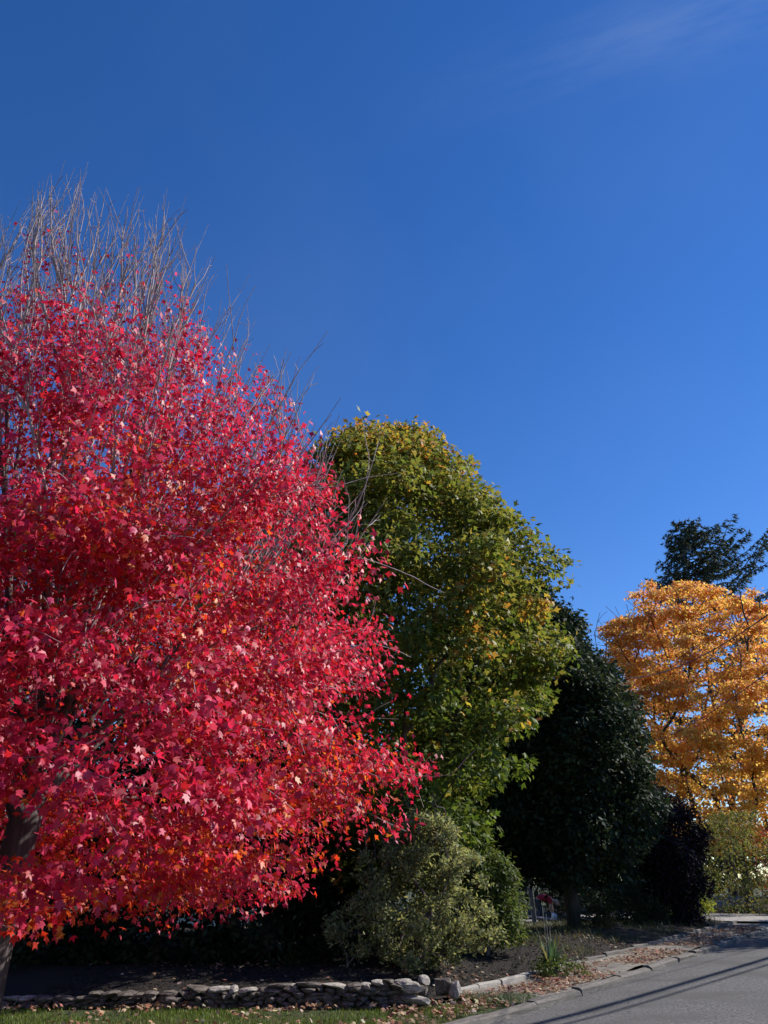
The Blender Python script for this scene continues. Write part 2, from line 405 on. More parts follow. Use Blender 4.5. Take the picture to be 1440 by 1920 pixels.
wall_t = empty("stone_wall", (0.35, 12.62, 0))
tag(wall_t, "low dry stone retaining wall of rough fieldstones along the lawn", "wall")
def add_stone(parent, me, c, dims, rz=0, rx=0, ry=0, name="stone"):
    o = bpy.data.objects.new(name, me); COL.objects.link(o); o.parent = parent
    o.location = Vector(c) - parent.location; o.scale = dims; o.rotation_euler = (rx, ry, rz); return o
z0 = -.03; row = 0; nst = 0
while row < 7:
    x = .42 - .07 * (row % 2)
    hrow = [.07, .055, .06, .05, .055, .05, .045][row]
    while x > -6.9 and nst < 285:
        top = wall_top(x)
        w = rng.choice([.11, .15, .19, .25, .32]) * rng.uniform(.85, 1.15); hh = hrow * rng.uniform(.95, 1.4)
        if z0 + hrow * .55 > top: x -= w; continue
        hh = min(hh, top - z0 + .03)
        last = z0 + hrow * 1.4 > top
        me = ROCKS[rng.integers(9)] if not last else (PALE + ROCKS)[rng.integers(9)]  # top course also draws on the sunlit-toned stones
        add_stone(wall_t, me, (x - w / 2, 12.62 + rng.uniform(-.035, .03), z0 + hh / 2), (w * 1.16, rng.uniform(.26, .34), hh * 1.3), rng.uniform(-.12, .12), rng.uniform(-.1, .1), rng.uniform(-.1, .1))
        nst += 1; x -= w
    z0 += hrow * .95; row += 1
add_stone(wall_t, PALE[0], (.36, 12.58, .27), (.40, .34, .17), .2, name="stone")
add_stone(wall_t, PALE[1], (.44, 12.56, .10), (.42, .32, .13), -.1, name="stone")

for nm, (px, py, pz), dm, me, lab in [
    ("rock", (.60, 13.35, .26), (.24, .18, .15), PALE[2], "small pale rock alone in the mulch just behind the wall end"),
    ("rock", (.56, 13.0, .15), (.16, .2, .22), ROCKS[4], "dark upright rock nearest the end of the stone wall"),
    ("rock", (.86, 13.15, .20), (.30, .26, .28), ROCKS[3], "larger arched grey rock set in mulch between wall and edging"),
    ("rock", (1.05, 13.08, .17), (.17, .2, .26), PALE[3], "tan rock leaning against the larger arched rock")]:
    o = link(nm, me, loc=(px, py, pz)); o.scale = dm; o.rotation_euler = (.2, .1, rng.uniform(0, 3))
    tag(o, lab, "rock", "rocks in the mulch beside the wall")

kerb_t = empty("kerb", (*xy(0, 0), 0)); tag(kerb_t, "worn granite kerb between road and sidewalk", kind='structure')
bm = bmesh.new(); bmesh.ops.create_cube(bm, size=1)
bmesh.ops.subdivide_edges(bm, edges=bm.edges[:], cuts=2, use_grid_fill=True)
KERBS = []
for k in range(4):
    b2 = bm.copy()
    for v in b2.verts:
        v.co += Vector(rng.normal(size=3) * (.004, .045, .035))
        if v.co.z > .3 and v.co.y < -.3: v.co.z -= .12
    me = bpy.data.meshes.new("kerb_stone"); b2.to_mesh(me); b2.free(); me.materials.append(M['granite']); KERBS.append(me)
bm.free()
ang = math.atan2(KD[1], KD[0])
t = -14.0
while t < 45:
    L = rng.uniform(1.3, 2.2)
    if not (19.8 < t + L / 2 < 24.7):
        X, Y = xy(-.06 + rng.uniform(-.02, .02), t + L / 2)
        add_stone(kerb_t, KERBS[rng.integers(4)], (X, Y, climb(t + L / 2) - .07 + rng.uniform(-.012, .012)), (L + .03, .17, .22), ang + rng.uniform(-.006, .006), rng.uniform(-.03, .03), 0, "kerb_stone")
    t += L
edge_t = empty("edging", (*xy(-1.36, 2), 0)); tag(edge_t, "granite edging along the mulch bed, pale nearby, colour darkened for shade farther on", kind='structure')
t = 1.7
while t < 19.5:
    L = rng.uniform(.7, 1.3)
    X, Y = xy(-1.37 + rng.uniform(-.02, .02), t + L / 2)
    me = bpy.data.meshes.get("edging_stone")
    if me is None:
        me = KERBS[0].copy(); me.name = "edging_stone"; me.materials.clear(); me.materials.append(M['edging'])
    if t > 5.5: me = KERBS[int(t * 7) % 4]  # farther edging takes darker kerb stone, painting in the shade there
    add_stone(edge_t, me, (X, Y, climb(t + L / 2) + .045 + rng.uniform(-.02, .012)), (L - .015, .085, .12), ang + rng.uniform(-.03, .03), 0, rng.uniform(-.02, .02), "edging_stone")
    t += L

# ------------------------------------------------------------------ red maple (the large tree on the left)
RED_B = np.array([-3.76, 8.5, 0.0])
RED_PROF = [(1.1, 1.6), (1.5, 2.9), (2.1, 3.6), (3.1, 3.95), (4.2, 3.85), (5.2, 3.5), (6.1, 3.0), (7.0, 2.4), (7.8, 2.0), (8.7, 1.6), (9.5, 1.15), (10.1, .5)]
def red_axis(z): return np.stack([RED_B[0] - .045 * np.clip(z - 3, 0, 9), RED_B[1] + 0 * z], -1)
def red_maple():
    root = empty("red_maple", RED_B)
    tag(root, "tall crimson maple with bare pale twigs at its top, left of the lawn", "tree")
    trunk = np.array([RED_B + (0, 0, -.1), RED_B + (.0, 0, .7), RED_B + (.02, 0, 1.5), RED_B + (.06, .02, 2.2), RED_B + (.05, .02, 3.0), RED_B + (0, .0, 3.9), RED_B + (-.06, .02, 4.9), RED_B + (-.12, .0, 5.9), RED_B + (-.2, 0, 6.9)])
    def pts(n, lo, hi, zlo=None, zhi=None, outp=.5):
        z = sample_prof(RED_PROF, n * 3)
        if zlo is not None: z = z[(z > zlo)]
        if zhi is not None: z = z[(z < zhi)]
        z = z[:n]; az = rng.uniform(0, 2 * np.pi, len(z))
        rr = prof_r(RED_PROF, z) * wobble(az, z, 3, .10) * (lo + (hi - lo) * rng.uniform(0, 1, len(z)) ** outp)
        ax = red_axis(z)
        return np.stack([ax[:, 0] + rr * np.cos(az), ax[:, 1] + rr * np.sin(az), z], -1)
    cen = pts(400, .42, 1.0, zhi=9.0)
    ncen = rng.integers(2, 8, len(cen)); oc = np.repeat(np.arange(len(cen)), ncen)
    off_ = rng.normal(size=(len(oc), 3)) * np.array([.42, .42, .10]); leafy = cen[oc] + off_; leafy[:, 2] -= .28 * (off_[:, 0] ** 2 + off_[:, 1] ** 2)
    leafy = leafy[leafy[:, 2] > 1.3]
    low_c = np.stack([rng.uniform(-6.2, -2.9, 62), rng.uniform(4.9, 7.0, 62), rng.uniform(1.5, 4.6, 62)], -1); ol = np.repeat(np.arange(62), 5)
    of2 = rng.normal(size=(310, 3)) * np.array([.32, .32, .10]); leafy = np.concatenate([leafy, low_c[ol] + of2])
    bare = pts(720, .38, 1.12, zlo=5.4, zhi=9.7, outp=.5)
    # leave out most of the foliage at the thinning top
    keep = rng.uniform(size=len(leafy)) > sm(5.9, 7.9, leafy[:, 2] + .35 * np.sin(leafy[:, 0] * 2.6) + .3 * np.sin(leafy[:, 1] * 2.2)) * .97
    leafy = leafy[keep]
    tips = np.concatenate([leafy, bare])
    P, par, ids, D = skeleton(trunk, tips, alpha=np.concatenate([np.full(len(leafy), .5), np.full(len(bare), .95)]), step=.3, wob=.014, up_end=.3, rise=np.concatenate([2.0 * sm(4.5, 7, leafy[:, 2]), np.full(len(bare), 3.0)]))
    # secondary twigs
    ends = list(ids); ex_p, ex_par = [], []
    n0 = len(P); n = n0
    for k, i in enumerate(ids):
        isb = k >= len(leafy)
        if P[i][2] < 2.6: continue
        up = np.array([0, 0, .75 if P[i][2] > 5.5 else .15])
        for _ in range(3 if isb else 1):
            j = i
            for _s in range(rng.integers(0, 3)): j = par[j] if par[j] > len(trunk) else j
            d = nrm(D[j] + rng.normal(size=3) * (.33 if isb else .45) + up); L = rng.uniform(.4, 1.0) if isb else rng.uniform(.25, .5)
            p = P[j]; pr = j
            for s in range(3):
                d = nrm(d + np.array([0, 0, .12 if P[i][2] > 5 else -.1]) + rng.normal(size=3) * .12); p = p + d * L / 3
                ex_p.append(p); ex_par.append(pr); pr = n; n += 1
                if isb and s < 2 and rng.uniform() < .75:
                    ex_p.append(p + nrm(d * .8 + rng.normal(size=3) * .6 + (0, 0, .3)) * rng.uniform(.05, .15)); ex_par.append(pr); n += 1
    P2 = np.concatenate([P, np.array(ex_p)]); par2 = np.concatenate([par, np.array(ex_par, int)])
    e2 = np.arange(n0, len(P2))
    rad = pipe_radii(par2, len(P2), e2, .165, .0028)
    rad[:2] *= 1.0
    thin = rad < .02
    v, f, fr = tube_chains(P2, par2, rad, want_r=True)
    # trunk and limbs in grey bark, thin twigs paler
    me = np_mesh("trunk", v - RED_B, [f], M['bark_grey'], smooth=True)
    me.materials.append(M['twig_pale']); me.polygons.foreach_set('material_index', (fr < .022).astype(np.int32))
    tr = link("trunk", me, root)
    # leaves
    tipi = np.concatenate([ids[:len(leafy)]])
    TP = P[tipi]; TD = D[tipi]
    per = rng.integers(74, 128, len(TP))
    own = np.repeat(np.arange(len(TP)), per); N = len(own)
    along = rng.uniform(-.6, .16, N)[:, None]
    pos = TP[own] + TD[own] * along + rng.normal(size=(N, 3)) * np.array([.19, .19, .075])
    # sprinkle on the bare tips
    bi = ids[len(leafy):]; kb = rng.uniform(size=len(bi)) < .68; bi = bi[kb]
    perb = rng.integers(3, 24, len(bi)); ownb = np.repeat(np.arange(len(bi)), perb)
    cl = P[bi] - D[bi] * rng.uniform(0.2, 1.4, (len(bi), 1))
    pb = cl[ownb] + rng.normal(size=(len(ownb), 3)) * .12
    pos = np.concatenate([pos, pb])
    ax = red_axis(pos[:, 2]); out = pos - np.concatenate([ax, np.zeros((len(ax), 1))], 1); out[:, 2] = 0
    rr = np.linalg.norm(out, axis=1); out = nrm(out)
    shell = rr / np.maximum(prof_r(RED_PROF, pos[:, 2]), .3)
    keep = (rr < prof_r(RED_PROF, np.clip(pos[:, 2], 1.1, 9.9)) * 1.12 + .1) & (pos[:, 2] > 1.08) & ((pos[:, 1] < 9.6) | (rng.uniform(size=N if False else len(pos)) < .5))
    pos, out, shell, rr = pos[keep], out[keep], shell[keep], rr[keep]; N = len(pos)
    nor = nrm(out * .75 + np.array([0, 0, .7]) + rng.normal(size=(N, 3)) * .6)
    axv = nrm(out * .5 + np.array([0, 0, -.7]) + rng.normal(size=(N, 3)) * .6)
    size = rng.uniform(.048, .092, N)
    # leaf colours: crimson outside, orange-red where the older inner leaves turned early
    cr = palette([(.52, .018, .072), (.38, .010, .042), (.58, .05, .13), (.52, .02, .032)], [4, 4, 2, 2], N, .25)
    orr = palette([(.56, .038, .015), (.60, .10, .02), (.62, .21, .03)], [5, 3, 1], N)
    pz = np.sin(pos[:, 0] * 1.7 + pos[:, 2] * 1.1) + np.sin(pos[:, 1] * 1.3 - pos[:, 2] * 1.9 + 2)
    pr = np.clip(.70 - .75 * shell + .12 * pz + .35 * (1 - sm(1.4, 3.2, pos[:, 2])) - .2 * sm(5, 7, pos[:, 2]), 0, .9)
    col = np.where((rng.uniform(size=N) < pr)[:, None], orr, cr)
    # the 300 nearest leaves in view are parts of their own
    fw = np.array([0, math.cos(PITCH), math.sin(PITCH)]); upv = np.array([0, -math.sin(PITCH), math.cos(PITCH)])
    q = pos - np.array([0, 0, 1.6]); zc = q @ fw; u = q[:, 0] / zc; vv = (q @ upv) / zc
    vis = (zc > .5) & (np.abs(u) < .49) & (np.abs(vv) < .66)
    score = np.where(vis, size / zc, -1); big = np.argsort(-score)[:300]
    rest = np.ones(N, bool); rest[big] = False
    nearish = rest & (zc < 6.4) ; farish = rest & ~nearish
    parts = []
    T1 = (MAPLE_V, MAPLE_F); T2 = (STAR_V[[0, 2, 3, 4, 5, 6]], np.array([(0, 1, 2), (0, 2, 3), (0, 3, 4), (0, 4, 5)]))
    for T, mk in ((T1, nearish), (T2, farish)):
        parts.append(leaves(T, pos[mk] - RED_B, axv[mk], nor[mk], size[mk], col[mk]))
    v, f, c = cat_leaves(parts)
    cro = link("crown", np_mesh("crown", v, [f], M['red_leaf'], c), root); tag(cro, kind='stuff')
    protos = []
    for k in range(14):
        lv, lf, lc = leaves(T1, np.zeros((1, 3)), np.array([[0, 1., 0]]), np.array([[0, 0, 1.]]), np.ones(1), col[big[k * 20]][None])
        protos.append(np_mesh("leaf", lv, [lf], M['red_leaf'], lc))
    for k, i in enumerate(big):
        o = link("leaf", protos[k % 14], root)
        y = axv[i]; z = nrm(nor[i] - (nor[i] @ y) * y); x = np.cross(y, z)
        from mathutils import Matrix
        o.rotation_euler = Matrix(np.stack([x, y, z], 1).tolist()).to_euler(); o.location = pos[i] - RED_B; o.scale = [size[i]] * 3
    print("red leaves", N)
    return root
red_maple()

# ------------------------------------------------------------------ dense broadleaf trees made of leaf clumps
def clump_tree(name, base, prof, ncl, per, size, colf, mat, label, cat="tree", bark='bark_dark', T=(STAR_V, STAR_F), crad=(.55, 1.0), R0=.2, rt=.008, amp=.1,
               seed=1, axis=lambda z: (0, 0), inner=.25, group=None, trunk_h=.5, droop=.35, alpha=.4, tight=.5, lo=.62, bare=0, flat=.75, crown_name="crown"):
    base = np.array(base, float); root = empty(name, base); tag(root, label, cat, group)
    z = sample_prof(prof, ncl); az = rng.uniform(0, 2 * np.pi, ncl)
    zl, zh = prof[0][0], prof[-1][0]
    rr = prof_r(prof, z) * wobble(az, z, seed, amp)
    ra = rng.uniform(*crad, ncl)
    fr = lo + (1 - lo) * rng.uniform(size=ncl) ** .6
    rr = np.maximum(rr - ra * .55, 0) * fr
    axv = np.array([axis(q) for q in z])
    C = np.stack([base[0] + axv[:, 0] + rr * np.cos(az), base[1] + axv[:, 1] + rr * np.sin(az), base[2] + np.minimum(z, zh - ra * .5)], -1)
    th = zl + (zh - zl) * trunk_h
    trunk = np.array([base + (0, 0, -.1)] + [base + np.array([*(np.array(axis(th * k / 6))), th * k / 6]) + rng.normal(size=3) * (.03, .03, 0) for k in range(1, 7)])
    tips = C.copy()
    if bare:
        zb = sample_prof([p for p in prof if p[0] > zl + (zh - zl) * .6], bare); ab = rng.uniform(0, 6.28, bare); rb = prof_r(prof, zb) * rng.uniform(.6, 1.1, bare)
        tips = np.concatenate([tips, np.stack([base[0] + rb * np.cos(ab), base[1] + rb * np.sin(ab), base[2] + zb + rng.uniform(.1, .6, bare)], -1)])
    P, par, ids, D = skeleton(trunk, tips, alpha=alpha, step=.5, wob=.05, up_end=.4)
    rad = pipe_radii(par, len(P), ids, R0, rt)
    v, f = tube_chains(P, par, rad)
    link("trunk", np_mesh("trunk", v - base, [f], M[bark], smooth=True), root)
    # leaves on the clumps: mostly on the upper and outer side of each
    nl = np.maximum(3, (per * (ra / np.mean(crad)) ** 2 * rng.uniform(.7, 1.3, ncl))).astype(int)
    own = np.repeat(np.arange(ncl), nl); N = len(own)
    outc = C - np.stack([base[0] + axv[:, 0], base[1] + axv[:, 1], np.full(ncl, base[2] + zl + (zh - zl) * .4)], -1); outc = nrm(outc)
    d = nrm(rng.normal(size=(N, 3)) + outc[own] * .7 + np.array([0, 0, .35]))
    pos = C[own] + d * (ra[own] * rng.uniform(0, 1, N) ** tight)[:, None] * np.array([1, 1, flat])
    pos += rng.normal(size=(N, 3)) * size * .4
    ni = int(N * inner)
    zi = sample_prof(prof, ni); ai = rng.uniform(0, 6.28, ni); ri = prof_r(prof, zi) * rng.uniform(.0, .72, ni) ** .6
    axi = np.array([axis(q) for q in zi]).reshape(-1, 2)
    pi_ = np.stack([base[0] + axi[:, 0] + ri * np.cos(ai), base[1] + axi[:, 1] + ri * np.sin(ai), base[2] + zi], -1)
    dv = np.concatenate([d, nrm(rng.normal(size=(ni, 3)) + (0, 0, .4))]); pos = np.concatenate([pos, pi_])
    own = np.concatenate([own, rng.integers(0, ncl, ni)]); N = len(pos)
    nor = nrm(dv * .7 + np.array([0, 0, .5]) + rng.normal(size=(N, 3)) * .5)
    hz = dv.copy(); hz[:, 2] = 0
    ax = nrm(nrm(hz) * .6 + np.array([0, 0, -droop]) + rng.normal(size=(N, 3)) * .6)
    sz = size * rng.uniform(.7, 1.25, N)
    col = colf(pos, own, C, N)
    v, f, c = leaves(T, pos - base, ax, nor, sz, col)
    cr = link(crown_name, np_mesh(crown_name, v, [f], M[mat], c), root); tag(cr, kind='stuff')
    return root

GB = (-.3, 18.0, .2)
G_PROF = [(1.4, 1.8), (2.6, 2.9), (4, 3.7), (5, 4.15), (7, 4.35), (8.4, 4.0), (9.4, 3.3), (10.5, 2.5), (11.4, 1.9), (12.0, 1.1), (12.4, .4)]
def green_col(pos, own, C, N):
    top = sm(9.0, 12.4, C[own][:, 2])
    seedv = np.random.default_rng(3).uniform(size=len(C))[own]
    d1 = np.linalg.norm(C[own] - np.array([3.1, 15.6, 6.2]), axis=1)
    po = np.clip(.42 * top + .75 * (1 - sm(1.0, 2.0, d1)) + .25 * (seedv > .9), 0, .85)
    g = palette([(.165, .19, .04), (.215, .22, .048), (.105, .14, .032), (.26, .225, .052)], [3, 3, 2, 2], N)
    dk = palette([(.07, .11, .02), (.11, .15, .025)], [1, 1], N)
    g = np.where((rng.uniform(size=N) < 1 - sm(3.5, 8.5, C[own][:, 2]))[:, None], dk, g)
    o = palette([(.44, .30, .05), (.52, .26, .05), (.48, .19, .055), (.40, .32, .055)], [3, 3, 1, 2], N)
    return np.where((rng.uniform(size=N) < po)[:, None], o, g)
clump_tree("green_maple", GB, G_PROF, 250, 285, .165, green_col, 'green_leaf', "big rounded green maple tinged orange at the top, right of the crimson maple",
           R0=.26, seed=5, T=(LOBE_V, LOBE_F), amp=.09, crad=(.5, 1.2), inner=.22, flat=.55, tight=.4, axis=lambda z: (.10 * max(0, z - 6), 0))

def dark_col(pos, own, C, N):
    s = np.random.default_rng(4).uniform(size=len(C))[own]
    a = palette([(.024, .040, .022), (.036, .055, .026), (.018, .030, .02)], [3, 2, 2], N)
    b = palette([(.05, .065, .02), (.045, .06, .03)], [1, 1], N)
    return np.where((rng.uniform(size=N) < .12 + .25 * (s > .85))[:, None], b, a)
D_PROF = [(1.75, 1.9), (2.3, 2.8), (3.5, 3.1), (5.5, 2.95), (7.5, 2.5), (8.6, 1.9), (9.5, 1.2), (10.3, .4)]
clump_tree("dark_tree", (5.25, 24.0, .1), D_PROF, 260, 300, .17, dark_col, 'dark_leaf', "tall dense dark green tree between the green maple and the golden tree",
           R0=.2, seed=8, T=(DIA_V, DIA_F), crad=(.5, .95), amp=.2, inner=.6, axis=lambda z: (-.5 * min(1, max(0, z - 1.5) / 3), 0))
clump_tree("dark_tree", (2.4, 25.0, .1), [(1.7, 1.8), (2.4, 2.5), (4, 2.7), (5.6, 2.3), (7, 1.3), (7.6, .4)], 150, 260, .16, dark_col, 'dark_leaf', "lower dark green tree filling the shade between the green maple and the tall dark tree",
           R0=.16, seed=18, T=(DIA_V, DIA_F), crad=(.5, .9), amp=.2, inner=.5)
def purple_col(pos, own, C, N):
    return palette([(.022, .012, .018), (.03, .014, .022), (.02, .016, .016)], [1, 1, 1], N)
clump_tree("purple_plum", (9.0, 27.0, .22), [(.15, .8), (.7, 1.1), (1.5, 1.35), (2.6, 1.35), (3.4, 1.0), (4.2, .3)], 60, 260, .13, purple_col, 'dark_leaf',
           "small nearly black purple leaved tree at the right foot of the dark tree", R0=.08, seed=9, T=(DIA_V, DIA_F), crad=(.35, .6), inner=.5)
def gold_col(pos, own, C, N):
    low = 1 - sm(4, 12, C[own][:, 2]); right = sm(14, 21, C[own][:, 0])
    py = np.clip(.25 + .55 * low + .15 * right, 0, .9)
    y = palette([(.74, .47, .08), (.78, .58, .16), (.68, .40, .06)], [3, 2, 2], N)
    o = palette([(.70, .31, .08), (.62, .23, .09), (.70, .38, .08), (.60, .30, .20)], [3, 2, 3, 1], N)
    return np.where((rng.uniform(size=N) < py)[:, None], y, o)
Y_PROF = [(3.0, 3.4), (4.6, 5.3), (7, 6.4), (10.7, 6.6), (13.2, 6.2), (15.1, 5.2), (16.4, 3.4), (17.4, .8)]
clump_tree("golden_maple", (17.5, 43.0, .0), Y_PROF, 430, 190, .17, gold_col, 'gold_leaf', "golden orange maple in full autumn colour at the right edge",
           T=(DIA_V * np.array([1.5, 1, 1]), DIA_F), R0=.26, seed=12, crad=(.45, .95), inner=.15, bare=160, rt=.011, amp=.24, trunk_h=.35, flat=.36, lo=.35)

def mix_col(cols, w):
    return lambda pos, own, C, N: palette(cols, w, N, .22)
# bronze-green tree behind, seen in the notch between the crimson and green maples
clump_tree("bronze_tree", (-3.2, 25.0, .1), [(2, 2.6), (4, 3.6), (7, 4.0), (10, 3.9), (12, 3.2), (13.6, 2.0), (14.6, .6)], 200, 90, .18,
           mix_col([(.11, .10, .025), (.16, .12, .03), (.08, .09, .02), (.2, .1, .03)], [3, 2, 3, 1]), 'green_leaf',
           "bronze green tree seen in the gap behind the crimson and green maples", T=(DIA_V * np.array([1.5, 1, 1]), DIA_F), R0=.22, seed=21, bare=40, rt=.012)
clump_tree("background_tree", (-8.5, 21.5, .1), [(1.5, 2.6), (4, 4.4), (7, 4.6), (9, 4.0), (10.6, 2.4), (11.4, .6)], 200, 120, .24,
           mix_col([(.03, .05, .015), (.05, .07, .018), (.04, .05, .02)], [3, 2, 2]), 'dark_leaf',
           "dark green tree showing through gaps at the left behind the crimson maple", R0=.24, seed=22, T=(DIA_V, DIA_F), inner=.5)

# ------------------------------------------------------------------ evergreen shrubs in the shade behind the wall
def conifer_col(pos, own, C, N): return palette([(.016, .030, .012), (.024, .040, .014), (.012, .020, .01)], [3, 2, 2], N)
for k, (x, y, w, h) in enumerate([(-8.3, 15.6, 1.8, 3.6), (-6.0, 15.9, 1.7, 3.9), (-4.0, 15.6, 1.6, 3.4), (-2.2, 15.9, 1.5, 3.2), (-1.2, 17.0, .8, 2.4)]):
    lab = ["dark evergreen shrub at the far left of the shaded hedge", "dark evergreen shrub second from the left in the shaded hedge", "dark evergreen shrub in the middle of the shaded hedge, under low red boughs",
           "dark evergreen shrub left of the olive leaved bush in the hedge", "dark evergreen shrub tucked behind the olive leaved bush"][k]
    clump_tree("evergreen_shrub", (x, y, .3), [(.0, w * .9), (.5, w), (h * .5, w * .95), (h * .8, w * .6), (h, .2)], 64, 90, .14, conifer_col, 'dark_leaf', lab, "shrub",
               R0=.09, seed=40 + k, T=(DIA_V, DIA_F), crad=(.35, .6), inner=.5, group="evergreen shrubs behind the stone wall", droop=.1)

def bush_col(pos, own, C, N):
    t_ = sm(.4, 2.4, C[own][:, 2]); s = np.random.default_rng(6).uniform(size=len(C))[own]
    a = palette([(.30, .31, .15), (.38, .38, .18), (.23, .25, .12)], [3, 2, 3], N)
    b = palette([(.14, .155, .08), (.11, .13, .065), (.20, .18, .11)], [2, 2, 1], N)
    return np.where((rng.uniform(size=N) < np.where(s > .4, .72, .3))[:, None], a, b)
clump_tree("olive_bush", (.62, 14.9, .27), [(.1, .7), (.4, 1.0), (.9, 1.12), (1.5, 1.1), (2.05, .8), (2.4, .35)], 210, 105, .088, bush_col, 'green_leaf',
           "broad sunlit olive leaved bush standing just behind the wall end", "bush", bark='bark_grey', T=(OVAL_V, OVAL_F), crad=(.11, .22), R0=.07, rt=.007, seed=50,
           inner=.06, droop=-.2, trunk_h=.25, lo=.5, amp=.4, bare=50)
clump_tree("low_bush", (-.62, 14.5, .25), [(.1, .2), (.3, .35), (.6, .4), (.9, .3), (1.1, .1)], 14, 90, .08, bush_col, 'green_leaf',
           "small bright olive tuft left of the broad olive bush", "bush", bark='bark_grey', T=(OVAL_V, OVAL_F), crad=(.14, .22), R0=.03, rt=.005, seed=51, inner=.1, droop=-.2, trunk_h=.25)
clump_tree("leafy_shrub", (2.0, 17.2, .27), [(.2, .55), (.6, .75), (1.1, .8), (1.6, .6), (2.0, .2)], 60, 100, .11,
           mix_col([(.06, .09, .025), (.09, .12, .03), (.13, .15, .04)], [3, 3, 1]), 'green_leaf',
           "mid green leafy shrub between the olive bush and the wooden post", "bush", bark='bark_grey', T=(OVAL_V, OVAL_F), crad=(.2, .36), R0=.06, rt=.006, seed=52, inner=.2, trunk_h=.25, lo=.4)

# understorey shrubs
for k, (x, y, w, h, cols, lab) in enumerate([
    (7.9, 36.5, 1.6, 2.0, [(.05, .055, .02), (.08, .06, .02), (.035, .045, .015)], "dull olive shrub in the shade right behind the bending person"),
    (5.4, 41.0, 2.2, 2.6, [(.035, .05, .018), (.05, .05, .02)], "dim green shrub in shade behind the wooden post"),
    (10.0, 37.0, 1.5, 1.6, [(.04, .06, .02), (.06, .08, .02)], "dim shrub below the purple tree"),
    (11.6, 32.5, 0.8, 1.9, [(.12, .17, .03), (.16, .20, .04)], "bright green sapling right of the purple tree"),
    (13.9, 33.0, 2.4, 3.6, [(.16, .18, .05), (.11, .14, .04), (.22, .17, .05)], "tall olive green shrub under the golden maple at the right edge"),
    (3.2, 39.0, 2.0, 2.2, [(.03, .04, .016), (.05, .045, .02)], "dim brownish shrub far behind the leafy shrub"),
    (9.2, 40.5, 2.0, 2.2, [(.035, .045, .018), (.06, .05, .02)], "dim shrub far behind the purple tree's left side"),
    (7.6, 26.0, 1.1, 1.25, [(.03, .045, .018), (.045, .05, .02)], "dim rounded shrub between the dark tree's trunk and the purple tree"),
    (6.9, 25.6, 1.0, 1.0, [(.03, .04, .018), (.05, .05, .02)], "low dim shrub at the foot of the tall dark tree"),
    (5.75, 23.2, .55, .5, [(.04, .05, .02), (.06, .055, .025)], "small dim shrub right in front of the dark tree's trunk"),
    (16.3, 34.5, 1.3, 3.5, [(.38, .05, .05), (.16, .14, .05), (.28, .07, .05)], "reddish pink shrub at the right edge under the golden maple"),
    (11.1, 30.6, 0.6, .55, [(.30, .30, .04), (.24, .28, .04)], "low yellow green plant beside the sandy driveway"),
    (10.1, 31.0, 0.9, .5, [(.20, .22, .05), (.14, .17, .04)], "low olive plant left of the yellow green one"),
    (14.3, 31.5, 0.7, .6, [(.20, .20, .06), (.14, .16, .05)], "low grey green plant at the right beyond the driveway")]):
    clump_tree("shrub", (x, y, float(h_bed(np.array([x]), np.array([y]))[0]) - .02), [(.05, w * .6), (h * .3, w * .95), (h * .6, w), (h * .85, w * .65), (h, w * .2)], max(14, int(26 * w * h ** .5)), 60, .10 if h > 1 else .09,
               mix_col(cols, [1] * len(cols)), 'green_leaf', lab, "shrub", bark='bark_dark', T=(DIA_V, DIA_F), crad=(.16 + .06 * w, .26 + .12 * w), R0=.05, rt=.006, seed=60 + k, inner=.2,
               trunk_h=.3, group="shrubs along the far side of the garden", lo=.4)

